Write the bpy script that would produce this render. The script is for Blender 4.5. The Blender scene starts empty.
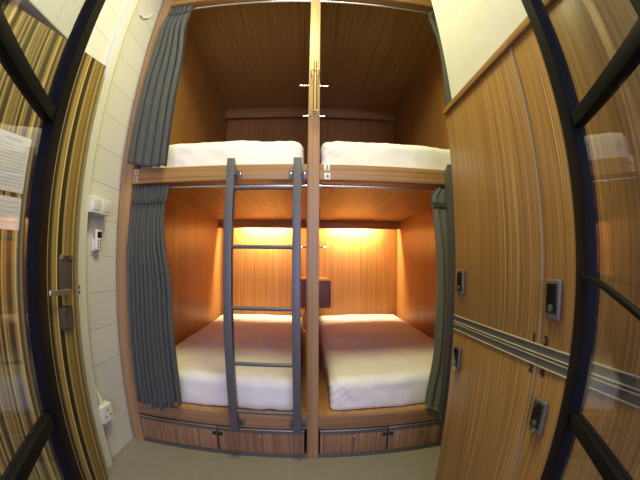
import bpy, bmesh, math, random
from mathutils import Vector, Matrix, noise
random.seed(7)
SC = bpy.context.scene
COL = SC.collection
PI = math.pi
R = math.radians

# ------------------------------------------------------------------ materials
def mat(name):
    m = bpy.data.materials.new(name); m.use_nodes = True
    nt = m.node_tree; nt.nodes.clear()
    out = nt.nodes.new('ShaderNodeOutputMaterial'); b = nt.nodes.new('ShaderNodeBsdfPrincipled')
    nt.links.new(b.outputs[0], out.inputs[0])
    return m, nt, b, out

def N(nt, t, **kw):
    n = nt.nodes.new(t)
    for k, v in kw.items(): setattr(n, k, v)
    return n

def plain(name, c, rough=.5, metal=0., spec=.5, bump=0., bscale=200.):
    m, nt, b, out = mat(name)
    b.inputs['Roughness'].default_value = rough; b.inputs['Metallic'].default_value = metal
    b.inputs['Specular IOR Level'].default_value = spec
    g = N(nt, 'ShaderNodeNewGeometry'); nz = N(nt, 'ShaderNodeTexNoise')
    nz.inputs['Scale'].default_value = 14; nz.inputs['Detail'].default_value = 3
    nt.links.new(g.outputs['Position'], nz.inputs['Vector'])
    mx = N(nt, 'ShaderNodeMix', data_type='RGBA')
    mx.inputs[6].default_value = (*[x*.93 for x in c], 1); mx.inputs[7].default_value = (*[min(1, x*1.05) for x in c], 1)
    nt.links.new(nz.outputs[0], mx.inputs[0]); nt.links.new(mx.outputs[2], b.inputs['Base Color'])
    if bump:
        n2 = N(nt, 'ShaderNodeTexNoise'); n2.inputs['Scale'].default_value = bscale
        nt.links.new(g.outputs['Position'], n2.inputs['Vector'])
        bp = N(nt, 'ShaderNodeBump'); bp.inputs['Strength'].default_value = bump; bp.inputs['Distance'].default_value = .002
        nt.links.new(n2.outputs[0], bp.inputs['Height']); nt.links.new(bp.outputs[0], b.inputs['Normal'])
    return m

def wood(name, axis, base, dark, light, band=55., fine=170., lightamt=.55, rough=.38):
    """zebrano laminate, grain running along the given world axis"""
    m, nt, b, out = mat(name)
    b.inputs['Roughness'].default_value = rough; b.inputs['Specular IOR Level'].default_value = .4
    g = N(nt, 'ShaderNodeNewGeometry')
    def noise_tex(s, detail, stretch=.012):
        mp = N(nt, 'ShaderNodeVectorMath', operation='MULTIPLY')
        v = [s, s, s]; v[axis] = s*stretch
        mp.inputs[1].default_value = v
        nt.links.new(g.outputs['Position'], mp.inputs[0])
        nz = N(nt, 'ShaderNodeTexNoise'); nz.inputs['Scale'].default_value = 1; nz.inputs['Detail'].default_value = detail
        nz.inputs['Roughness'].default_value = .55
        nt.links.new(mp.outputs[0], nz.inputs['Vector']); return nz
    n1 = noise_tex(band, 3); n2 = noise_tex(fine, 2, .006)
    r1 = N(nt, 'ShaderNodeValToRGB'); e = r1.color_ramp.elements
    e[0].position = .36; e[0].color = (*dark, 1); e[1].position = .56; e[1].color = (*base, 1)
    nt.links.new(n1.outputs[0], r1.inputs[0])
    r2 = N(nt, 'ShaderNodeValToRGB'); e = r2.color_ramp.elements
    e[0].position = .55; e[0].color = (0, 0, 0, 1); e[1].position = .70; e[1].color = (lightamt,)*3 + (1,)
    nt.links.new(n2.outputs[0], r2.inputs[0])
    mx = N(nt, 'ShaderNodeMix', data_type='RGBA'); mx.inputs[7].default_value = (*light, 1)
    nt.links.new(r2.outputs[0], mx.inputs[0]); nt.links.new(r1.outputs[0], mx.inputs[6])
    n3 = noise_tex(fine*.7, 2, .006)
    r3 = N(nt, 'ShaderNodeValToRGB'); e = r3.color_ramp.elements
    e[0].position = .34; e[0].color = (.55, .5, .45, 1); e[1].position = .5; e[1].color = (1, 1, 1, 1)
    nt.links.new(n3.outputs[0], r3.inputs[0])
    mu = N(nt, 'ShaderNodeMix', data_type='RGBA', blend_type='MULTIPLY'); mu.inputs[0].default_value = .55
    nt.links.new(mx.outputs[2], mu.inputs[6]); nt.links.new(r3.outputs[0], mu.inputs[7])
    nt.links.new(mu.outputs[2], b.inputs['Base Color'])
    return m

WB, WD, WL = (.39, .215, .076), (.30, .16, .054), (.58, .39, .18)
M = {}
M['wood_z'] = wood('zebrano upright grain', 2, WB, WD, WL)
M['wood_x'] = wood('zebrano cross grain', 0, WB, WD, WL)
M['wood_y'] = wood('zebrano lengthwise grain', 1, (.37, .205, .068), (.30, .16, .05), (.45, .27, .11))
LB, LD, LL = (.355, .195, .062), (.295, .155, .046), (.62, .42, .19)
M['locker'] = wood('zebrano locker fronts', 2, LB, LD, LL, band=70., fine=210., lightamt=.75)
M['locker_y'] = wood('locker top board', 1, LB, LD, LL, band=70., fine=210., lightamt=.4)
M['liner'] = wood('bunk lining laminate', 2, (.47, .23, .07), (.39, .18, .05), (.58, .33, .125), band=50., fine=130., lightamt=.4)
M['trimwood'] = wood('post edge veneer', 2, (.40, .24, .115), (.33, .19, .085), (.50, .33, .17), band=60., lightamt=.3)
M['soffit'] = wood('soffit zebrano painted lighter for bounce', 1, (.50, .255, .07), (.42, .20, .052), (.56, .32, .11), lightamt=.3)  # lengthwise zebrano painted lighter to add orange bounce in the lower bunks
M['drawer'] = wood('striped drawer laminate', 2, (.31, .165, .085), (.21, .11, .058), (.52, .35, .24), band=80., fine=190., lightamt=.8)
M['board'] = wood('base board laminate', 0, (.30, .165, .08), (.23, .12, .06), (.42, .27, .16), band=70., fine=170., lightamt=.5)
M['deckwood'] = wood('deck board', 1, (.45, .25, .09), (.36, .19, .06), (.58, .36, .15))
M['boxwood'] = wood('shelf box laminate', 2, (.42, .20, .10), (.36, .165, .08), (.48, .25, .14))
M['alu'] = plain('brushed aluminium', (.55, .55, .56), .32, 1.)
M['aludark'] = plain('grey aluminium profile', (.16, .16, .14), .45, .6)
M['alugrey'] = plain('aluminium recessed face', (.13, .13, .105), .5, .1)
M['lip'] = plain('aluminium lip with painted shine', (.40, .37, .28), .35)  # pale non-metal colour stands in for the shine of aluminium
M['ladder'] = plain('grey powder coated steel', (.105, .105, .115), .42, .2)
M['black'] = plain('black powder coated frame', (.006, .006, .007), .6, .0, .10)
M['blackgloss'] = plain('black glossy plastic', (.008, .008, .009), .15)
M['ink'] = plain('black vinyl digit', (.015, .013, .012), .6)
M['gap'] = plain('painted slit shade', (.015, .012, .01), .8)  # near-black colour stands in for shade in narrow slits
M['lockgrey'] = plain('silver grey lock housing', (.15, .135, .115), .35, .3)
M['chrome'] = plain('chrome', (.75, .75, .75), .12, 1.)
M['rod'] = plain('satin steel tube', (.75, .72, .66), .25, 1.)
M['brass'] = plain('brass', (.72, .60, .20), .25, 1.)
M['bronze'] = plain('dark bronze door furniture', (.14, .115, .09), .38, .6)
M['lever'] = plain('brushed nickel lever', (.50, .47, .38), .3, .9)
M['sheet'] = plain('white cotton sheet', (.84, .83, .82), .85, 0, .2, .25, 350)
M['plastic'] = plain('white plastic', (.78, .77, .72), .45)
M['plaster'] = plain('cream painted plaster', (.63, .625, .58), .8, 0, .2, .08, 120)
M['ceil'] = plain('white painted ceiling', (.80, .79, .74), .9, 0, .2)
M['white_trim'] = plain('white painted trim', (.66, .655, .62), .55)
M['paper'] = plain('white paper', (.60, .59, .53), .8, 0, .2)
M['print'] = plain('grey print', (.40, .39, .35), .8, 0, .2)
M['cardw'] = plain('white number card', (.82, .80, .72), .6)
M['card_shaded'] = plain('number card in painted shade', (.55, .43, .24), .6)  # darker copy of the white card, curtain shade put into the colour
M['lcd'] = plain('dark display', (.01, .01, .012), .2)
M['wallvoid'] = plain('dim side room paint', (.25, .24, .2), .9)

def fabric(name, c):
    m, nt, b, out = mat(name)
    b.inputs['Roughness'].default_value = .9; b.inputs['Specular IOR Level'].default_value = .15
    b.inputs['Sheen Weight'].default_value = .25
    g = N(nt, 'ShaderNodeNewGeometry')
    mp = N(nt, 'ShaderNodeVectorMath', operation='MULTIPLY'); mp.inputs[1].default_value = (500, 500, 120)
    nt.links.new(g.outputs['Position'], mp.inputs[0])
    nz = N(nt, 'ShaderNodeTexNoise'); nz.inputs['Scale'].default_value = 1; nt.links.new(mp.outputs[0], nz.inputs['Vector'])
    mx = N(nt, 'ShaderNodeMix', data_type='RGBA'); mx.inputs[6].default_value = (*[x*.75 for x in c], 1); mx.inputs[7].default_value = (*[x*1.25 for x in c], 1)
    nt.links.new(nz.outputs[0], mx.inputs[0]); nt.links.new(mx.outputs[2], b.inputs['Base Color'])
    bp = N(nt, 'ShaderNodeBump'); bp.inputs['Strength'].default_value = .3; bp.inputs['Distance'].default_value = .001
    nt.links.new(nz.outputs[0], bp.inputs['Height']); nt.links.new(bp.outputs[0], b.inputs['Normal'])
    return m
M['curtain'] = fabric('grey woven curtain', (.160, .174, .172))
M['curtain_lit'] = fabric('lit copy of the curtain cloth', (.26, .265, .25))  # same cloth as the other curtains, painted lighter to look lit
M['tape'] = fabric('gathered curtain heading', (.125, .135, .135))

def blocks():
    m, nt, b, out = mat('painted concrete block')
    b.inputs['Roughness'].default_value = .75; b.inputs['Specular IOR Level'].default_value = .25
    g = N(nt, 'ShaderNodeNewGeometry'); sp = N(nt, 'ShaderNodeSeparateXYZ'); nt.links.new(g.outputs['Position'], sp.inputs[0])
    cb = N(nt, 'ShaderNodeCombineXYZ')
    a1 = N(nt, 'ShaderNodeMath', operation='ADD'); a1.inputs[1].default_value = .255
    nt.links.new(sp.outputs[1], a1.inputs[0]); nt.links.new(a1.outputs[0], cb.inputs[0])
    a2 = N(nt, 'ShaderNodeMath', operation='ADD'); a2.inputs[1].default_value = .005
    nt.links.new(sp.outputs[2], a2.inputs[0]); nt.links.new(a2.outputs[0], cb.inputs[1])
    br = N(nt, 'ShaderNodeTexBrick'); nt.links.new(cb.outputs[0], br.inputs['Vector'])
    br.inputs['Scale'].default_value = 1; br.inputs['Brick Width'].default_value = .52; br.inputs['Row Height'].default_value = .1793
    br.inputs['Mortar Size'].default_value = .0035; br.inputs['Mortar Smooth'].default_value = .4; br.offset = 0.
    br.inputs['Color1'].default_value = (.64, .635, .61, 1); br.inputs['Color2'].default_value = (.62, .615, .59, 1)
    br.inputs['Mortar'].default_value = (.54, .535, .50, 1)
    nt.links.new(br.outputs['Color'], b.inputs['Base Color'])
    nz = N(nt, 'ShaderNodeTexNoise'); nz.inputs['Scale'].default_value = 90; nt.links.new(g.outputs['Position'], nz.inputs['Vector'])
    ad = N(nt, 'ShaderNodeMath', operation='MULTIPLY_ADD'); ad.inputs[1].default_value = -1.; 
    nt.links.new(br.outputs['Fac'], ad.inputs[0])
    sc = N(nt, 'ShaderNodeMath', operation='MULTIPLY'); sc.inputs[1].default_value = .12
    nt.links.new(nz.outputs[0], sc.inputs[0]); nt.links.new(sc.outputs[0], ad.inputs[2])
    bp = N(nt, 'ShaderNodeBump'); bp.inputs['Strength'].default_value = .6; bp.inputs['Distance'].default_value = .004
    nt.links.new(ad.outputs[0], bp.inputs['Height']); nt.links.new(bp.outputs[0], b.inputs['Normal'])
    return m
M['blocks'] = blocks()

def floor_mat():
    m, nt, b, out = mat('grey floor tile')
    b.inputs['Roughness'].default_value = .45; b.inputs['Specular IOR Level'].default_value = .35
    g = N(nt, 'ShaderNodeNewGeometry')
    ad = N(nt, 'ShaderNodeVectorMath', operation='ADD'); ad.inputs[1].default_value = (.12, .185, 0)
    nt.links.new(g.outputs['Position'], ad.inputs[0])
    br = N(nt, 'ShaderNodeTexBrick'); nt.links.new(ad.outputs[0], br.inputs['Vector']); br.offset = 0.
    br.inputs['Scale'].default_value = 1; br.inputs['Brick Width'].default_value = .45; br.inputs['Row Height'].default_value = .45
    br.inputs['Mortar Size'].default_value = .0022; br.inputs['Mortar Smooth'].default_value = .3
    br.inputs['Color1'].default_value = (.27, .25, .205, 1); br.inputs['Color2'].default_value = (.26, .24, .195, 1); br.inputs['Mortar'].default_value = (.33, .31, .26, 1)
    nz = N(nt, 'ShaderNodeTexNoise'); nz.inputs['Scale'].default_value = 22; nz.inputs['Detail'].default_value = 4; nt.links.new(g.outputs['Position'], nz.inputs['Vector'])
    mx = N(nt, 'ShaderNodeMix', data_type='RGBA', blend_type='MULTIPLY'); mx.inputs[0].default_value = .25
    nt.links.new(br.outputs['Color'], mx.inputs[6]); nt.links.new(nz.outputs[0], mx.inputs[7])
    nt.links.new(mx.outputs[2], b.inputs['Base Color'])
    return m
M['floor'] = floor_mat()

def stripes(name, u):
    """upright stripes of differing width: the coordinate runs along the door leaf"""
    m, nt, b, out = mat(name)
    b.inputs['Roughness'].default_value = .55; b.inputs['Specular IOR Level'].default_value = .2
    g = N(nt, 'ShaderNodeNewGeometry'); d = N(nt, 'ShaderNodeVectorMath', operation='DOT_PRODUCT'); d.inputs[1].default_value = u
    nt.links.new(g.outputs['Position'], d.inputs[0])
    def band(scale, seed):
        mu = N(nt, 'ShaderNodeMath', operation='MULTIPLY_ADD'); mu.inputs[1].default_value = scale; mu.inputs[2].default_value = seed
        nt.links.new(d.outputs['Value'], mu.inputs[0])
        nz = N(nt, 'ShaderNodeTexNoise', noise_dimensions='1D'); nz.inputs['Scale'].default_value = 1; nz.inputs['Detail'].default_value = 2.5
        nt.links.new(mu.outputs[0], nz.inputs['W']); return nz
    n1 = band(42, 3.1); n2 = band(150, 11.7)
    r = N(nt, 'ShaderNodeValToRGB'); r.color_ramp.interpolation = 'LINEAR'; e = r.color_ramp.elements
    e[0].position = .33; e[0].color = (.03, .024, .01, 1); e[1].position = .70; e[1].color = (.60, .45, .15, 1)
    for p, c in ((.42, (.07, .055, .02)), (.46, (.28, .17, .04)), (.50, (.09, .075, .025)), (.545, (.42, .29, .075)), (.60, (.24, .16, .04))):
        q = r.color_ramp.elements.new(p); q.color = (*c, 1)
    nt.links.new(n1.outputs[0], r.inputs[0])
    r2 = N(nt, 'ShaderNodeValToRGB'); e = r2.color_ramp.elements
    e[0].position = .38; e[0].color = (.5, .5, .5, 1); e[1].position = .6; e[1].color = (1.15, 1.15, 1.15, 1)
    nt.links.new(n2.outputs[0], r2.inputs[0])
    mx = N(nt, 'ShaderNodeMix', data_type='RGBA', blend_type='MULTIPLY'); mx.inputs[0].default_value = .7
    nt.links.new(r.outputs[0], mx.inputs[6]); nt.links.new(r2.outputs[0], mx.inputs[7]); nt.links.new(mx.outputs[2], b.inputs['Base Color'])
    return m

def pane_mat():
    """clear glass pane: straight-through transmission plus Fresnel mirror reflection"""
    m, nt, b, out = mat('clear door glass'); nt.nodes.remove(b)
    g = N(nt, 'ShaderNodeNewGeometry'); ior = N(nt, 'ShaderNodeMix', data_type='FLOAT'); ior.inputs[2].default_value = 1.5; ior.inputs[3].default_value = 1/1.5
    nt.links.new(g.outputs['Backfacing'], ior.inputs[0])
    fr = N(nt, 'ShaderNodeFresnel'); nt.links.new(ior.outputs[0], fr.inputs['IOR'])
    tr = N(nt, 'ShaderNodeBsdfTransparent'); tr.inputs[0].default_value = (.93, .945, .93, 1)
    gl = N(nt, 'ShaderNodeBsdfGlossy'); gl.inputs['Roughness'].default_value = .0
    mx = N(nt, 'ShaderNodeMixShader'); nt.links.new(fr.outputs[0], mx.inputs[0]); nt.links.new(tr.outputs[0], mx.inputs[1]); nt.links.new(gl.outputs[0], mx.inputs[2])
    nt.links.new(mx.outputs[0], out.inputs[0]); return m
M['pane'] = pane_mat()

def glow(name, c, s):
    m, nt, b, out = mat(name); nt.nodes.remove(b)
    e = N(nt, 'ShaderNodeEmission'); e.inputs[0].default_value = (*c, 1); e.inputs[1].default_value = s
    nt.links.new(e.outputs[0], out.inputs[0]); return m

# ------------------------------------------------------------------ mesh helpers
class MB:
    def __init__(s): s.bm = bmesh.new()
    def box(s, x0, x1, y0, y1, z0, z1, bev=0., seg=2):
        t = bmesh.new(); bmesh.ops.create_cube(t, size=1)
        for v in t.verts: v.co = Vector(((x0+x1)/2+v.co.x*(x1-x0), (y0+y1)/2+v.co.y*(y1-y0), (z0+z1)/2+v.co.z*(z1-z0)))
        if bev: bmesh.ops.bevel(t, geom=t.edges[:], offset=bev, segments=seg, profile=.6, affect='EDGES')
        s.merge(t); return s
    def obox(s, o, u, n, a0, a1, d0, d1, z0, z1, bev=0., seg=2):
        """box in the frame of an upright leaf: u along it, n across it"""
        t = bmesh.new(); bmesh.ops.create_cube(t, size=1)
        for v in t.verts:
            v.co = Vector(((a0+a1)/2+v.co.x*(a1-a0), (d0+d1)/2+v.co.y*(d1-d0), (z0+z1)/2+v.co.z*(z1-z0)))
        if bev: bmesh.ops.bevel(t, geom=t.edges[:], offset=bev, segments=seg, profile=.6, affect='EDGES')
        for v in t.verts: v.co = o + u*v.co.x + n*v.co.y + Vector((0, 0, v.co.z))
        bmesh.ops.recalc_face_normals(t, faces=t.faces[:])
        s.merge(t); return s
    def cyl(s, p0, p1, r, r1=None, seg=20):
        p0, p1 = Vector(p0), Vector(p1); d = p1-p0; t = bmesh.new()
        bmesh.ops.create_cone(t, cap_ends=True, segments=seg, radius1=r, radius2=r if r1 is None else r1, depth=d.length)
        q = Vector((0, 0, 1)).rotation_difference(d.normalized())
        for v in t.verts: v.co = q @ v.co + (p0+p1)/2
        s.merge(t); return s
    def tube(s, pts, r, seg=14):
        pts = [Vector(p) for p in pts]; t = bmesh.new(); rings = []
        rr = r if isinstance(r, (list, tuple)) else [r]*len(pts)
        ref = Vector((0, 0, 1))
        for i, p in enumerate(pts):
            d = (pts[min(i+1, len(pts)-1)]-pts[max(i-1, 0)]).normalized()
            if abs(d.dot(ref)) > .95: ref = Vector((1, 0, 0))
            a = d.cross(ref).normalized(); b = a.cross(d)
            rings.append([t.verts.new(p+(a*math.cos(k/seg*2*PI)+b*math.sin(k/seg*2*PI))*rr[i]) for k in range(seg)])
        for i in range(len(pts)-1):
            for k in range(seg): t.faces.new((rings[i][k], rings[i][(k+1) % seg], rings[i+1][(k+1) % seg], rings[i+1][k]))
        t.faces.new(rings[0][::-1]); t.faces.new(rings[-1])
        bmesh.ops.recalc_face_normals(t, faces=t.faces[:]); s.merge(t); return s
    def sphere(s, c, r, sx=1, sy=1, sz=1):
        t = bmesh.new(); bmesh.ops.create_uvsphere(t, u_segments=18, v_segments=10, radius=r)
        for v in t.verts: v.co = Vector((c[0]+v.co.x*sx, c[1]+v.co.y*sy, c[2]+v.co.z*sz))
        s.merge(t); return s
    def merge(s, t):
        me = bpy.data.meshes.new('t'); t.to_mesh(me); t.free(); s.bm.from_mesh(me); bpy.data.meshes.remove(me)
    def build(s, name, m, parent=None, smooth=True, root=None):
        me = bpy.data.meshes.new(name)
        off = Vector((0, 0, 0)); p = parent
        while p is not None: off += p.location; p = p.parent
        if parent is None and root is not None: off = Vector(root)
        for v in s.bm.verts: v.co -= off
        s.bm.to_mesh(me); s.bm.free()
        o = bpy.data.objects.new(name, me); COL.objects.link(o)
        if parent is None: o.location = off
        o.parent = parent; me.materials.append(m)
        if smooth:
            me.shade_smooth()
            try: me.set_sharp_from_angle(angle=R(35))
            except Exception: pass
        return o

def tag(o, label=None, cat=None, group=None, kind=None):
    if label: o['label'] = label
    if cat: o['category'] = cat
    if group: o['group'] = group
    if kind: o['kind'] = kind
    return o
def thing(name, loc, label, cat, group=None, kind=None):
    o = bpy.data.objects.new(name, None); COL.objects.link(o); o.location = loc; o.empty_display_size = .05
    return tag(o, label, cat, group, kind)
def dup(root, delta, label=None, group=None):
    def cp(o, parent):
        c = o.copy(); COL.objects.link(c); c.parent = parent
        for ch in [q for q in ALL if q.parent is o]: cp(ch, c)
        return c
    ALL = list(bpy.data.objects)
    r = cp(root, None); r.location = root.location + Vector(delta)
    if label: r['label'] = label
    if group: r['group'] = group
    return r

def text(name, s, size, m, parent, origin, xdir, zdir, depth=.0006, bold=0.):
    """upright lettering: origin = lower centre of the text, xdir = reading direction, zdir = up"""
    cu = bpy.data.curves.new('t', 'FONT'); cu.body = s; cu.size = size; cu.align_x = 'CENTER'; cu.extrude = depth; cu.offset = bold
    to = bpy.data.objects.new('t', cu); COL.objects.link(to)
    bpy.context.view_layer.update()
    me = bpy.data.meshes.new_from_object(to.evaluated_get(bpy.context.evaluated_depsgraph_get()))
    bpy.data.objects.remove(to); bpy.data.curves.remove(cu)
    X, Z = Vector(xdir).normalized(), Vector(zdir).normalized(); Y = X.cross(Z)   # text normal = X x up
    off = Vector((0, 0, 0)); p = parent
    while p is not None: off += p.location; p = p.parent
    for v in me.vertices: v.co = Vector(origin) + X*v.co.x + Z*v.co.y + Y*v.co.z - off
    me.materials.clear(); me.materials.append(m); me.name = name
    o = bpy.data.objects.new(name, me); COL.objects.link(o); o.parent = parent; return o

# ------------------------------------------------------------------ dimensions (metres)
WI, WO, PW = .9775, 1.0478, .0291          # bunk: inner side, outer side, half width of the middle post
XI, L = 1.03, 2.10                                   # depth to the back lining
WX = 1.055                                  # side walls
CEIL = 3.0
XL = .5                                     # face of the lockers
DECK, BEAM0, BEAM1, TOP0 = .263, 1.462, 1.542, 2.739

# ------------------------------------------------------------------ the room
def struct(mb, name, m, label=None, cat=None):
    o = mb.build(name, m, smooth=False); tag(o, label, cat, None, 'structure'); return o
struct(MB().box(-1.9, 1.3, -2.6, 2.25, -.06, 0), 'floor', M['floor'], 'grey tiled floor in front of the bunks', 'floor')
struct(MB().box(-1.9, 1.3, -2.6, 2.25, CEIL, CEIL+.06), 'ceiling', M['ceil'], 'white ceiling above the bunks', 'ceiling')
wl = MB()
wl.box(-1.18, -WX-.005, -.36, 2.25, 0, CEIL)
wl.box(-1.18, -WX-.005, -1.17, -.36, 1.965, CEIL)
wl.box(-1.18, -WX-.005, -2.6, -1.17, 0, CEIL)
struct(wl, 'wall_left', M['blocks'], 'white painted block wall on the left', 'wall')
struct(MB().box(-1.86, -1.80, -2.0, .1, 0, CEIL), 'wall_adjoining', M['wallvoid'], 'dim wall beyond the ajar striped door', 'wall')
struct(MB().box(WX+.001, 1.18, -2.6, 2.25, 0, CEIL), 'wall_right', M['plaster'], 'cream wall on the right', 'wall')
struct(MB().box(XL+.028, WX, -1.43, -.472, 1.653, CEIL-.001), 'wall_bulkhead', M['plaster'], 'cream plaster wall above the lockers', 'wall')
struct(MB().box(-1.3, 1.3, 2.15, 2.25, 0, CEIL), 'wall_back', M['plaster'], 'wall behind the bunks', 'wall')
tr = struct(MB().box(-WX-.004, -1.028, -.355, -.298, 0, CEIL, .003), 'trim_1', M['white_trim'], 'white upright trim beside the striped door', 'trim')
for z in (.905, .928): MB().box(-1.0282, -1.0268, -.3545, -.345, z, z+.012).build('strike_hole', M['ink'], tr)

# ------------------------------------------------------------------ striped door, ajar
DE = Vector((-.974, -.433, 0)); DA = R(12.6)
du = Vector((-math.sin(DA), -math.cos(DA), 0)); dn = Vector((math.cos(DA), -math.sin(DA), 0))
M['stripes'] = stripes('striped door laminate', tuple(du))
d1 = thing('door_1', DE, 'striped brown and olive door standing ajar on the left wall', 'door', None, 'structure')
MB().obox(DE, du, dn, 0, .72, -.04, 0, .008, 1.937, .0015).build('leaf', M['stripes'], d1)
b = MB().obox(DE, du, dn, .026, .096, 0, .007, .935, 1.062, .006)
pl = b.build('lock_plate', M['bronze'], d1); tag(pl, 'dark rectangular lock plate')
b = MB().obox(DE, du, dn, .034, .098, 0, .009, .775, .872, .012, 4); c0 = b.build('cylinder_plate', M['bronze'], d1)
b = MB(); q = DE+du*.066+Vector((0, 0, .852)); b.cyl(q+dn*.008, q+dn*.016, .0095); b.build('keyhole', M['chrome'], c0)
b = MB(); q = DE+du*.058+Vector((0, 0, .930))
b.cyl(q+dn*.0, q+dn*.030, .011); b.obox(DE, du, dn, .046, .160, .026, .036, .919, .940, .004, 3)
tag(b.build('lever_handle', M['lever'], d1), 'brushed metal lever')
b = MB().obox(DE, du, dn, .028, .094, .002, .012, 1.052, 1.072, .003); tag(b.build('plate_cap', M['chrome'], d1), 'worn shiny cap of the lock plate')
# notices on the door
def notice(name, a0, a1, z0, z1, rows, label, head):
    o = tag(MB().obox(DE, du, dn, a0, a1, .0012, .0022, z0, z1).build(name, M['paper'], None, False, DE), label, 'notice')
    b = MB(); w = a1-a0; rnd = random.Random(len(label))
    z = z1-.016
    if head:
        b.obox(DE, du, dn, a0+w*.22, a0+w*.62, .0022, .0026, z-.007, z); z -= .022
    for i in range(rows):
        x = a0+.012
        end = a1-.014-rnd.random()*w*.35
        while x < end:
            l = .006+rnd.random()*.013; b.obox(DE, du, dn, x, min(x+l, a1-.01), .0022, .0025, z-.0035, z); x += l+.0035
        z -= (z-z0-.01)/(rows-i) if rows-i > 1 else .01
    b.build('print_lines', M['print'], o, False)
notice('notice', .287, .47, 1.277, 1.478, 13, 'larger white printed notice on the striped door, the upper sheet', True)
notice('notice', .289, .47, 1.149, 1.26, 5, 'smaller white printed notice on the striped door, under the larger sheet', False)

# ------------------------------------------------------------------ glass double doors
def glass_leaf(name, end, ang, side, label, handle):
    a = R(ang)
    u = Vector((-side*math.sin(a), -math.cos(a), 0)); n = Vector((-side*math.cos(a), math.sin(a), 0))
    e = Vector((end[0], end[1], 0))
    r = thing(name, e, label, 'door', None, 'structure')
    H, W, S, T = 2.12, .345, .045, .014
    for s0 in (0, W-S): MB().obox(e, u, n, s0, s0+S, -T, T, .012, H, .003).build('stile', M['black'], r)
    for z in (.012, .285, .797, 1.279, 1.76, H-.045):
        b = MB().obox(e, u, n, S, W-S, -T*.75, T*.75, z, z+(.024 if z > .02 else .09), .003); b.build('rail', M['black'], r)
    zz = [.102, .285, .797, 1.279, 1.76, H-.045]
    for i in range(5):
        z0 = zz[i]+(.024 if i else 0); z1 = zz[i+1]
        MB().obox(e, u, n, S-.004, W-S+.004, -.003, .003, z0-.004, z1+.004).build('pane', M['pane'], r, False)
    for zc in (.3, 1.05, 1.85):
        b = MB(); p = e+u*(W+.006); b.cyl(p+Vector((0, 0, zc-.05)), p+Vector((0, 0, zc+.05)), .008); b.build('hinge', M['black'], r)
    if handle:
        b = MB(); pts = []
        for t in range(17):
            f = t/16; sa = .072+.175*f; d = .016+.012*math.sin(PI*f); pts.append(e+u*sa+n*d+Vector((0, 0, 1.041-.004*f-.040*f*f)))
        b.tube([e+u*.040+n*.0135+Vector((0, 0, 1.041))]+pts, .0048); b.cyl(e+u*.034+n*.0142+Vector((0, 0, 1.041)), e+u*.034+n*.020+Vector((0, 0, 1.041)), .009)
        b.build('bow_handle', M['black'], r)
    return r
glass_leaf('door_2', (.4158, -1.1242), 24, 1, 'black framed glass door leaf swung open in front of the lockers', True)
glass_leaf('door_3', (-.4639, -1.1108), 25, -1, 'black framed glass door leaf swung open in front of the striped door', False)

# ------------------------------------------------------------------ bunk block
bk = thing('bunk_bed', (0, 0, 0), 'built-in wooden block of four bunks, two over two, with drawers below', 'bunk bed')
P = lambda mb, name, m, lab=None, par=bk: tag(mb.build(name, M[m], par), lab)
P(MB().box(-PW, PW, -.012, .06, 0, CEIL-.03, .002), 'post', 'trimwood', 'pale middle post')
P(MB().box(-WO, -WI, 0, .06, 0, CEIL-.03, .002), 'post', 'trimwood', 'left outer post')
P(MB().box(WI, WO, 0, .06, 0, CEIL-.03, .002), 'post', 'trimwood')
for s in (-1, 1):
    x0, x1 = (-WI, -PW) if s < 0 else (PW, WI)
    b0, b1 = (-XI, -.012) if s < 0 else (.012, XI)
    P(MB().box(x0, x1, .0, .06, TOP0, CEIL-.03, .002), 'top_beam', 'wood_x')
    P(MB().box(x0, x1, .0, .075, BEAM0, BEAM1, .004, 3), 'guard_beam', 'wood_x')
    P(MB().box(x0, x1, .0, .03, .190, DECK+.001, .002), 'base_board', 'board')
    P(MB().box(x0, x1, .0301, .0601, DECK-.022, DECK, .0), 'lower_deck', 'deckwood')
    P(MB().box(b0, b1, .0601, L, DECK-.022, DECK, .0), 'lower_deck', 'deckwood')
    P(MB().box(b0, b1, .075, L, 1.515, 1.530), 'upper_deck', 'soffit')
    P(MB().box(b0, b1, .06, L, 2.885, 2.905), 'canopy', 'wood_y')
    P(MB().box(b0, b1, L, L+.02, .0, 2.90), 'back_panel', 'liner')
    a, c = sorted((s*XI, s*(XI+.015)))
    P(MB().box(a, c, .0605, L, .0, 2.90), 'side_panel', 'liner')
    P(MB().box(b0, b1, L-.116, L-.10, 1.423, 1.5145, .002), 'light_pelmet', 'wood_x')
    P(MB().box(b0, b1, L-.116, L-.10, 2.761, 2.8845, .002), 'light_pelmet', 'wood_x')
P(MB().box(-.0119, .0119, .06, L, DECK, 2.885), 'partition', 'liner')
# plinth and drawers
for s, cuts in ((-1, (-WI+.004, -.506, -PW-.012)), (1, (PW+.006, .400, .772))):
    P(MB().box(cuts[0], cuts[2], .012, .03, .0, .19), 'plinth', 'gap', 'panel painted dark for the shade behind the drawers')  # near-black panel paints in the shade seen between the drawers
    P(MB().box(cuts[0]-.003, cuts[2]+.003, -.003, .012, .0, .026, .001), 'kick_strip', 'aludark', 'dark metal kick strip')
    for k in range(2):
        a, c = cuts[k], cuts[k+1]
        d = MB().box(a+.005, c-.005, -.006, .012, .03, .158, .001).build('drawer', M['drawer'], bk)
        MB().box(a+.002, c-.002, -.0075, .012, .159, .173, .001).build('pull_profile', M['aludark'], d)
        MB().box(a+.002, c-.002, -.010, .012, .1765, .186, .002).build('pull_lip', M['alu'], d)
        kx = (a+c)/2
        b = MB().cyl((kx, -.006, .146), (kx, -.016, .146), .0085).cyl((kx, -.016, .146), (kx, -.019, .146), .006); b.build('cam_lock', M['alu'], d)
        nx = c-.018 if k == 0 else a+.018
        MB().box(nx-.012, nx+.012, -.0075, -.006, .128, .150).build('number_tag', M['ink'], d)
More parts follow.
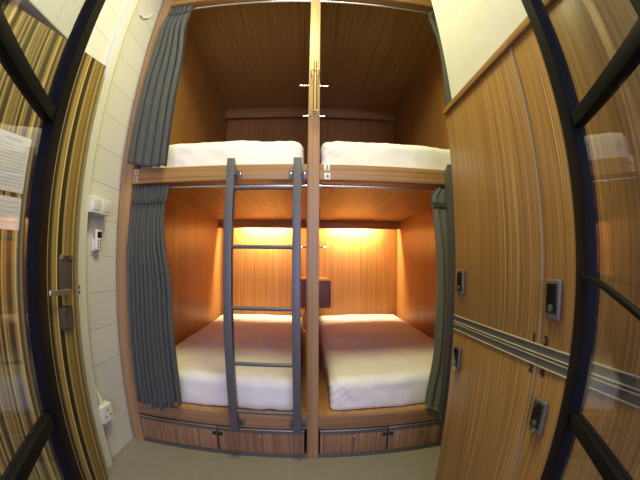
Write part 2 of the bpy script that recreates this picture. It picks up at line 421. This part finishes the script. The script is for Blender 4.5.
P(MB().box(.772, WI, .0, .03, .0, .19, .001), 'plinth_panel', 'drawer')
# number cards
for x, z, t in ((-.953, 1.527, '1'), (-.953, 1.486, '2'), (.066, 1.526, '3'), (.068, 1.481, '4')):
    c = tag(MB().box(x-.0145, x+.0145, -.002, -.0003, z-.017, z+.017, .0005).build('number_card', M['cardw' if x > 0 else 'card_shaded'], bk), 'small white card with the number '+t)
    text('digit', t, .032, M['ink'], c, (x, -.0026, z-.0115), (1, 0, 0), (0, 0, 1))
# warm light strips behind the pelmets
for s in (-1, 1):
    t = thing('strip_light', (s*.49, L-.077, 1.492), 'warm strip light under the pelmet at the back of the lower %s bunk' % ('left' if s < 0 else 'right'), 'light', 'strip lights')
    MB().box(s*.49-.28, s*.49+.28, L-.094, L-.060, 1.500, 1.5145, .003).build('housing', M['plastic'], t)
    MB().box(s*.49-.26, s*.49+.26, L-.090, L-.066, 1.491, 1.4995, .002).build('diffuser', glow('warm diffuser', (1., .77, .43), 780.), t)

# ------------------------------------------------------------------ mattresses
def mattress(name, x0, x1, y0, y1, z0, z1, rad, seed, label, crown=.012):
    nx, ny, nz = 46, 84, 14
    bm = bmesh.new(); g = {}
    for i in range(nx+1):
        for j in range(ny+1):
            for k in range(nz+1):
                if i in (0, nx) or j in (0, ny) or k in (0, nz): g[i, j, k] = bm.verts.new((i/nx, j/ny, k/nz))
    def q(a): 
        try: bm.faces.new([g[t] for t in a])
        except Exception: pass
    for i in range(nx):
        for j in range(ny):
            for k in (0, nz): q([(i, j, k), (i+1, j, k), (i+1, j+1, k), (i, j+1, k)])
    for i in range(nx):
        for k in range(nz):
            for j in (0, ny): q([(i, j, k), (i+1, j, k), (i+1, j, k+1), (i, j, k+1)])
    for j in range(ny):
        for k in range(nz):
            for i in (0, nx): q([(i, j, k), (i, j+1, k), (i, j+1, k+1), (i, j, k+1)])
    def ease(t): return .5-.5*math.cos(PI*t)
    for v in bm.verts:
        f = [v.co.x, v.co.y, v.co.z]
        p = Vector((x0+(x1-x0)*(f[0]*.6+ease(f[0])*.4), y0+(y1-y0)*(f[1]*.6+ease(f[1])*.4), z0+(z1-z0)*f[2]))
        rb = .025
        r = rb+(rad-rb)*f[2]
        c = Vector((min(max(p.x, x0+r), x1-r), min(max(p.y, y0+r), y1-r), min(max(p.z, z0+rb), z1-rad)))
        d = p-c
        if d.length > 1e-6:
            m = max(abs(d.x)/r, abs(d.y)/r, (abs(d.z)/(rad if d.z > 0 else rb)))
            n = Vector((d.x/r, d.y/r, d.z/(rad if d.z > 0 else rb)))
            n = n.normalized()*m
            p = c+Vector((n.x*r, n.y*r, n.z*(rad if d.z > 0 else rb)))
        # sagging, ripples and creases of the fitted sheet
        u = (p.x-x0)/(x1-x0); w = (p.y-y0)/(y1-y0); h = (p.z-z0)/(z1-z0)
        p.z += crown*math.sin(PI*min(max(u, 0), 1))*h
        s = noise.noise(Vector((p.x*5+seed, p.y*4, p.z*5)))*.006+noise.noise(Vector((p.x*16, p.y*9+seed, p.z*16)))*.0022
        edge = max(0, 1-w*9)
        cd = min(u, 1-u)
        s += .0085*edge*max(0, 1-cd*2.6)*math.sin((cd*1.0-h*.30)*95+seed)*h*(1.3-h)
        s += .0055*edge*noise.noise(Vector((p.x*22+p.z*16, seed, p.z*10-p.x*6)))
        if d.length > 1e-6: p += d.normalized()*s
        else: p.z += s*(1 if h > .5 else 0)
        p.z = max(p.z, z0); p.x = min(max(p.x, x0-.004), x1+.004); p.y = min(p.y, y1+.006)
        v.co = p
    bmesh.ops.recalc_face_normals(bm, faces=bm.faces[:])
    mb = MB(); mb.bm.free(); mb.bm = bm
    o = mb.build(name, M['sheet'], None, False, ((x0+x1)/2, (y0+y1)/2, z0)); o.data.shade_smooth()
    return tag(o, label, 'mattress', 'mattresses in white fitted sheets')
mattress('mattress', -1.005, -.066, .064, L-.03, DECK+.001, .447, .055, 1.3, 'white sheeted mattress in the lower left bunk, behind the ladder')
mattress('mattress', .092, 1.005, .064, L-.03, DECK+.001, .447, .055, 5.1, 'white sheeted mattress in the lower right bunk')
mattress('mattress', -1.005, -.050, .082, L-.03, 1.5315, 1.708, .05, 9.4, 'white sheeted mattress in the upper left bunk, above the ladder', .008)
mattress('mattress', .040, 1.005, .082, L-.03, 1.5315, 1.708, .05, 14.2, 'white sheeted mattress in the upper right bunk', .008)

# ------------------------------------------------------------------ bedside shelf boxes
for s in (-1, 1):
    x0, x1 = (.0135, .2) if s > 0 else (-.105, -.0135)
    t = thing('bedside_shelf', ((x0+x1)/2, 1.78, .62), 'brown box shelf at the head of the lower %s bunk, against the partition' % ('right' if s > 0 else 'left'), 'shelf', 'bedside shelves')
    MB().box(x0, x1, 1.45, L-.002, .626, .868, .003).build('box', M['boxwood'], t)
    MB().box(x0, x1, 1.445, L-.002, .868, .881, .004, 3).build('shelf_top', M['wood_y'], t)

# ------------------------------------------------------------------ curtain rods
def rod(x0, x1, z, label):
    t = thing('curtain_rod', ((x0+x1)/2, .034, z), label, 'curtain rod', 'curtain rods')
    MB().cyl((x0+.004, .034, z), (x1-.004, .034, z), .0075).build('tube', M['rod'], t)
    for x, d in ((x0, 1), (x1, -1)):
        MB().cyl((x+d*.0015, .034, z), (x+d*.012, .034, z), .014).build('end_socket', M['chrome'], t)
rod(-WI, -PW, 1.440, 'steel curtain rod across the lower left bunk'); rod(PW, WI, 1.440, 'steel curtain rod across the lower right bunk')
rod(-WI, -PW, 2.698, 'steel curtain rod across the upper left bunk'); rod(PW, WI, 2.698, 'steel curtain rod across the upper right bunk')

# ------------------------------------------------------------------ curtains
def curtain(xl, xr, yc, ztop, zhem, ztape, folds, amp, seed, label, cloth='curtain'):
    """xl, xr, yc: functions of t (0 at the top, 1 at the hem); zhem: function of the position across"""
    nx, nz = folds*12, 70
    def pt(i, t, shift=0.):
        f = i/nx
        z = ztop+(zhem(f)-ztop)*t
        w = f+.25/folds*noise.noise(Vector((f*folds*.9, t*1.3+seed, 2.)))
        a = amp*(.45+.55*min(1, t*5))*(.75+.5*noise.noise(Vector((f*folds*.55+seed, 4, t*.8))))
        y = yc(t)+a*math.sin(w*folds*2*PI+seed)+.3*a*math.sin(w*folds*4*PI+1.3*seed+t*1.5)
        x = xl(t)+(xr(t)-xl(t))*f+a*.25*math.cos(w*folds*2*PI+seed)
        return Vector((x, y+shift, z))
    T = (ztop-ztape)/(ztop-(zhem(.5)))
    def sheet(t0, t1, n, thick, extra=None):
        bm = bmesh.new(); rows = []
        for j in range(n+1):
            t = t0+(t1-t0)*j/n
            rows.append([bm.verts.new(pt(i, t)+(extra(i, j, n) if extra else Vector((0, 0, 0)))) for i in range(nx+1)])
        for j in range(n):
            for i in range(nx): bm.faces.new((rows[j][i], rows[j+1][i], rows[j+1][i+1], rows[j][i+1]))
        bmesh.ops.solidify(bm, geom=bm.faces[:], thickness=thick)
        bmesh.ops.recalc_face_normals(bm, faces=bm.faces[:])
        mb = MB(); mb.bm.free(); mb.bm = bm; return mb
    root = thing('curtain', pt(nx//2, 0), label, 'curtain', 'grey curtains of the bunks')
    o = sheet(0, 1, nz, .0022).build('drape', M[cloth], root, False); o.data.shade_smooth()
    # ruffled heading tape stitched across the gathers
    rf = lambda i, j, n: Vector((0, -.006-.003*math.sin(i*2.1+seed), .003*math.sin(i*1.9)))
    o = sheet(T*.86, T*1.12, 4, .003, rf).build('heading_tape', M['tape'], root, False); o.data.shade_smooth()
    return root
lerp = lambda a, b: (lambda t: a+(b-a)*t)
def path(*kv):
    def f(t):
        for (a, va), (b, vb) in zip(kv, kv[1:]):
            if t <= b:
                s = (t-a)/(b-a); s = s*s*(3-2*s); return va+(vb-va)*s
        return kv[-1][1]
    return f
curtain(path((0, -.968), (1, -.955)), path((0, -.748), (.12, -.762), (.5, -.700), (1, -.682)), path((0, .008), (.35, -.028), (1, -.042)), 1.450,
        lambda f: .318-.052*math.sin(PI*min(1, f*1.1))+.012*math.sin(f*31), 1.360, 10, .016, 1.2, 'grey curtain drawn to the left of the lower left bunk')
curtain(path((0, -.962), (.3, -.964), (.6, -.982), (1, -.988)), path((0, -.803), (.1, -.796), (.5, -.745), (1, -.738)), path((0, .006), (.22, -.036), (1, -.044)), 2.712,
        lambda f: 1.567-.030*min(1, f*2.2), 2.63, 5, .021, 3.4, 'grey curtain drawn to the left of the upper left bunk')
curtain(path((0, .775), (.05, .735), (.3, .748), (1, .708)), path((0, .965), (1, .968)), path((0, .006), (.35, -.03), (1, -.05)), 2.71,
        lambda f: 1.58, 2.63, 5, .014, 2.2, 'grey curtain at the right edge of the upper right bunk')
curtain(path((0, .630), (.05, .598), (.10, .606), (.4, .622), (.7, .618), (1, .588)), path((0, .965), (1, .965)), path((0, .012), (.3, -.006), (1, -.014)), 1.450,
        lambda f: .300-.055*min(1, f*4), 1.350, 8, .0085, .6, 'grey curtain, painted paler as if lit, at the right edge of the lower right bunk', 'curtain_lit')

# ------------------------------------------------------------------ ladders
def ladder(xc, label):
    t = thing('ladder', (xc, -.06, .2), label, 'ladder', 'steel bunk ladders')
    hx = .159
    for s in (-1, 1):
        x = xc+s*hx
        b = MB(); b.box(x-.0195, x+.0195, -.078, -.030, .203, 1.552, .003)
        for v in b.bm.verts:
            if v.co.z > 1.5: v.co.z -= (v.co.y+.078)*.65
        st = b.build('stile', M['ladder'], t)
    for z in (1.408, 1.132, .848, .577, .317):
        MB().cyl((xc-hx+.0197, -.058, z), (xc+hx-.0197, -.058, z), .0095).build('rung', M['ladder'], t)
    for s, z, sides in ((-1, 1.49, (1,)), (1, 1.49, (-1, 1)), (-1, .225, (1,)), (1, .225, (-1, 1))):
        x = xc+s*hx
        for d in sides:
            b = MB(); xa, xb = sorted((x+d*.0197, x+d*.0445))
            b.box(xa, xb, -.0055, -.0012, z-.018, z+.018, .001); xa, xb = sorted((x+d*.0197, x+d*.0235)); b.box(xa, xb, -.07, -.0012, z-.018, z+.018, .001)
            br = b.build('bracket', M['ladder'] if z < 1 else M['lockgrey'], t)
            MB().sphere((x+d*.0335, -.0062, z), .007, 1, .5, 1).build('bolt', M['chrome' if z > 1 else 'aludark'], br)
    return t
lad = ladder(-.2345, 'grey steel ladder standing before the left bunks')
lad2 = ladder(-.2345, 'grey steel ladder at the far right, mostly hidden behind the lockers')
lad2.location.x = .846

# ------------------------------------------------------------------ grab bar and pegs on the middle post
t = thing('grab_bar', (.003, -.013, 1.80), 'brass grab bar on the upper part of the middle post', 'grab bar')
MB().cyl((.003, -.052, 1.795), (.003, -.052, 2.118), .0085).build('bar', M['brass'], t)
for z in (2.055, 1.805):
    b = MB().tube([(.003-.020, -.0135, z), (.003-.022, -.045, z), (.003-.014, -.062, z), (.003, -.0665, z), (.003+.014, -.062, z), (.003+.022, -.045, z), (.003+.020, -.0135, z)], .0032, 10)
    b.cyl((.003-.020, -.0125, z), (.003-.020, -.015, z), .006); b.cyl((.003+.020, -.0125, z), (.003+.020, -.015, z), .006)
    b.build('clamp', M['chrome'], t)
for z, ln, wh in ((2.002, .046, 'upper'), (1.814, .026, 'lower'), (1.136, .036, 'low')):
    for s in (-1, 1):
        side = 'left' if s < 0 else 'right'
        lab = {'upper': 'long steel coat peg level with the brass bar, %s of the post', 'lower': 'short steel coat peg at the foot of the brass bar, %s of the post',
               'low': 'dark pale-tipped coat peg low on the middle post, in the lower %s bunk'}[wh] % side
        t = thing('coat_peg', (s*PW, .02, z), lab, 'hook', 'coat pegs on the middle post')
        MB().cyl((s*(PW+.0005), .02, z), (s*(PW+.004), .02, z), .007).build('base_plate', M['chrome'] if wh != 'low' else M['blackgloss'], t)
        MB().cyl((s*(PW+.004), .02, z), (s*(PW+ln*.6), .02, z), .0034).build('peg', M['chrome'] if wh != 'low' else M['blackgloss'], t)
        MB().cyl((s*(PW+ln*.6), .02, z), (s*(PW+ln), .02, z+.001), .0040).sphere((s*(PW+ln), .02, z+.001), .0042).build('tip', M['chrome'], t)

# ------------------------------------------------------------------ lockers
def locker(y0, y1, ytag, nums, label):
    """y0 is the end nearer the bunks"""
    t = thing('locker', ((XL+WX)/2, (y0+y1)/2, 0), label, 'locker', 'wooden lockers with electronic locks')
    MB().box(XL+.021, WX-.001, y1+.001, y0-.001, .0, 1.628, .001).build('carcass', M['locker'], t)
    MB().box(XL-.010, WX-.001, y1+.0003, y0+(.004 if ytag == 0 else -.0003), 1.630, 1.6525, .002).build('top_board', M['locker_y'], t)
    MB().box(XL+.010, XL+.0208, y1+.001, y0-.001, .8462, .8508).build('gap_shade', M['gap'], t)  # dark strip painting the shade between upper and lower doors
    for up in (True, False):
        z0, z1 = (.851, 1.627) if up else (.02, .846)
        ym, yn = y0-.001, y1+.001
        fz0, fz1 = (z0+.024, z1) if up else (z0, z1-.024)
        d = MB().box(XL, XL+.02, yn+.004, ym-.002, fz0, fz1, .001).build('door', M['locker'], t)
        # aluminium profile with two bright lips
        a, c = (z0, z0+.024) if up else (z1-.024, z1)
        MB().box(XL-.001, XL+.02, yn, ym, a+.003, c-.003).build('handle_profile', M['alugrey'], d)
        b = MB(); b.box(XL-.004, XL+.02, yn, ym, a, a+.003, .0005); b.box(XL-.004, XL+.02, yn, ym, c-.003, c, .0005)
        b.build('profile_lip', M['lip'], d)
        MB().box(XL-.002, XL+.02, yn+.0008, yn+.0036, fz0, fz1).build('edge_strip', M['lip'], d)
        MB().box(XL-.001, XL+.02, ym-.002, ym, fz0, fz1).build('edge_band', M['trimwood'], d)
        # electronic lock
        ly, lz = (y0-.057 if ytag == 0 else y0-.045), (.995 if ytag == 0 else .983) if up else (.727 if ytag == 0 else .708)
        w, h = .023, .0445
        MB().box(XL-.012, XL-.0005, ly-w, ly+w, lz-h, lz+h, .005, 4).build('electronic_lock', M['lockgrey'], d)
        MB().box(XL-.0135, XL-.0115, ly-w+.008, ly+w-.003, lz-h+.016, lz+h-.009, .001).build('keypad', M['blackgloss'], d)
        MB().cyl((XL-.0115, ly+.001, lz-h+.008), (XL-.0145, ly+.001, lz-h+.008), .0045).build('key_slot', M['chrome'], d)
        MB().cyl((XL-.0133, ly+.003, lz-h+.028), (XL-.0150, ly+.003, lz-h+.028), .008).build('push_button', M['aludark'], d)
        dy = (y1+.021 if ytag == 0 else y0-.023); dz = .876 if up else .802
        text('digit', nums[0 if up else 1], .031, M['ink'], d, (XL-.0012, dy, dz), (0, -1, 0), (0, 0, 1), .0005, .0012)
    return t
locker(-.455, -.928, 0, '12', 'tall two-door locker numbered 1 and 2, nearest the bunks')
locker(-.928, -1.40, 1, '34', 'tall two-door locker numbered 3 and 4, partly behind the glass door')

# ------------------------------------------------------------------ fittings on the left wall
xw = -WX-.005
t = thing('switch_box', (xw, -.22, 1.27), 'white double box mounted high on the left block wall', 'switch box')
MB().box(xw+.001, xw+.053, -.297, -.140, 1.270, 1.347, .006, 3).build('housing', M['plastic'], t)
for y in (-.258, -.180):
    MB().box(xw+.0525, xw+.056, y-.030, y+.030, 1.284, 1.332, .002).build('switch_plate', M['white_trim'], t)
MB().box(xw+.001, xw+.016, -.297, -.281, 1.347, 1.44, .002).build('trunking', M['plastic'], t)
t = thing('air_conditioner_remote', (xw, -.192, 1.10), 'white remote control in its holder under the switch box', 'remote control')
MB().box(xw+.001, xw+.012, -.220, -.164, 1.095, 1.155, .003).build('holder', M['plastic'], t)
MB().box(xw+.0125, xw+.030, -.215, -.169, 1.102, 1.198, .006, 3).build('body', M['plastic'], t)
MB().box(xw+.0295, xw+.0312, -.210, -.174, 1.160, 1.190, .001).build('display', M['lcd'], t)
for i in range(2):
    for k in range(3): MB().cyl((xw+.0295, -.201+i*.018, 1.147-k*.015), (xw+.0315, -.201+i*.018, 1.147-k*.015), .005, seg=12).build('button', M['alu'], t)
t = thing('power_socket', (xw, -.25, .25), 'white surface power socket low on the left block wall', 'socket')
MB().box(xw+.001, xw+.045, -.297, -.205, .247, .340, .005, 3).build('housing', M['plastic'], t)
for y, z, dy, dz in ((-.250, .312, .003, .009), (-.271, .280, .008, .003), (-.229, .280, .008, .003)):
    MB().box(xw+.0445, xw+.0458, y-dy, y+dy, z-dz, z+dz).build('pin_hole', M['ink'], t)
MB().tube([(xw+.02, -.262, .340), (xw+.02, -.266, .375), (xw+.014, -.276, .415), (xw+.008, -.288, .47), (xw+.007, -.290, .55), (xw+.007, -.290, 1.269)], [.012, .012, .009, .005, .0045, .0045]).build('cable', M['plastic'], t)
t = tag(MB().tube([(xw+.006, -.06, 2.62), (xw+.006, -.10, 2.55), (xw+.006, -.155, 2.50), (xw+.006, -.20, 2.495)], .006).build('cable', M['plastic'], None, True, (xw, -.13, 2.5)), 'short white cable end high on the left wall', 'cable')

# ------------------------------------------------------------------ light
def area(name, loc, rot, size, sizey, col, power, shape='RECTANGLE'):
    l = bpy.data.lights.new(name, 'AREA'); l.shape = shape; l.size = size; l.size_y = sizey; l.color = col; l.energy = power
    o = bpy.data.objects.new(name, l); COL.objects.link(o); o.location = loc; o.rotation_euler = rot; return o
area('ceiling_lamp', (-.05, -.75, CEIL-.03), (0, 0, 0), .55, .55, (1., .94, .44), 40, 'DISK')
area('cool_fill', (.25, -3.6, 1.55), (R(90), 0, R(4)), 1.5, 2.2, (.60, .58, 1.), 84)  # added cool fill from behind the camera, no such source known
w = bpy.data.worlds.new('World'); SC.world = w; w.use_nodes = True
bg = w.node_tree.nodes['Background']; bg.inputs[0].default_value = (.78, .80, 1., 1); bg.inputs[1].default_value = .10

# ------------------------------------------------------------------ camera: wide action-camera fisheye
cd = bpy.data.cameras.new('camera'); cam = bpy.data.objects.new('camera', cd); COL.objects.link(cam); SC.camera = cam
cd.type = 'PANO'; cd.panorama_type = 'FISHEYE_LENS_POLYNOMIAL'
cd.sensor_fit = 'HORIZONTAL'; cd.sensor_width = 36; cd.sensor_height = 27
cd.fisheye_fov = R(200)
cd.fisheye_polynomial_k0 = 0; cd.fisheye_polynomial_k1 = -(640/36)/318.42
cd.fisheye_polynomial_k2 = cd.fisheye_polynomial_k3 = cd.fisheye_polynomial_k4 = 0
cd.clip_start = .01; cd.clip_end = 100
RM = ((0.9990741, 0.0424027, -0.0072750), (-0.0427766, 0.9971087, -0.0628051), (0.0045908, 0.0630581, 0.9979993))
col = lambda k: Vector((RM[0][k], RM[1][k], RM[2][k]))
X, F, U = col(0), col(1), col(2)
mw = Matrix(((X.x, U.x, -F.x, -.030245), (X.y, U.y, -F.y, -1.50374), (X.z, U.z, -F.z, 1.07433), (0, 0, 0, 1)))
cam.matrix_world = mw

SC.cycles.diffuse_bounces = 8; SC.cycles.max_bounces = 14; SC.cycles.transparent_max_bounces = 12
SC.view_settings.view_transform = 'Standard'; SC.view_settings.look = 'None'
SC.view_settings.gamma = 1; SC.view_settings.use_curve_mapping = False; SC.view_settings.exposure = 0.
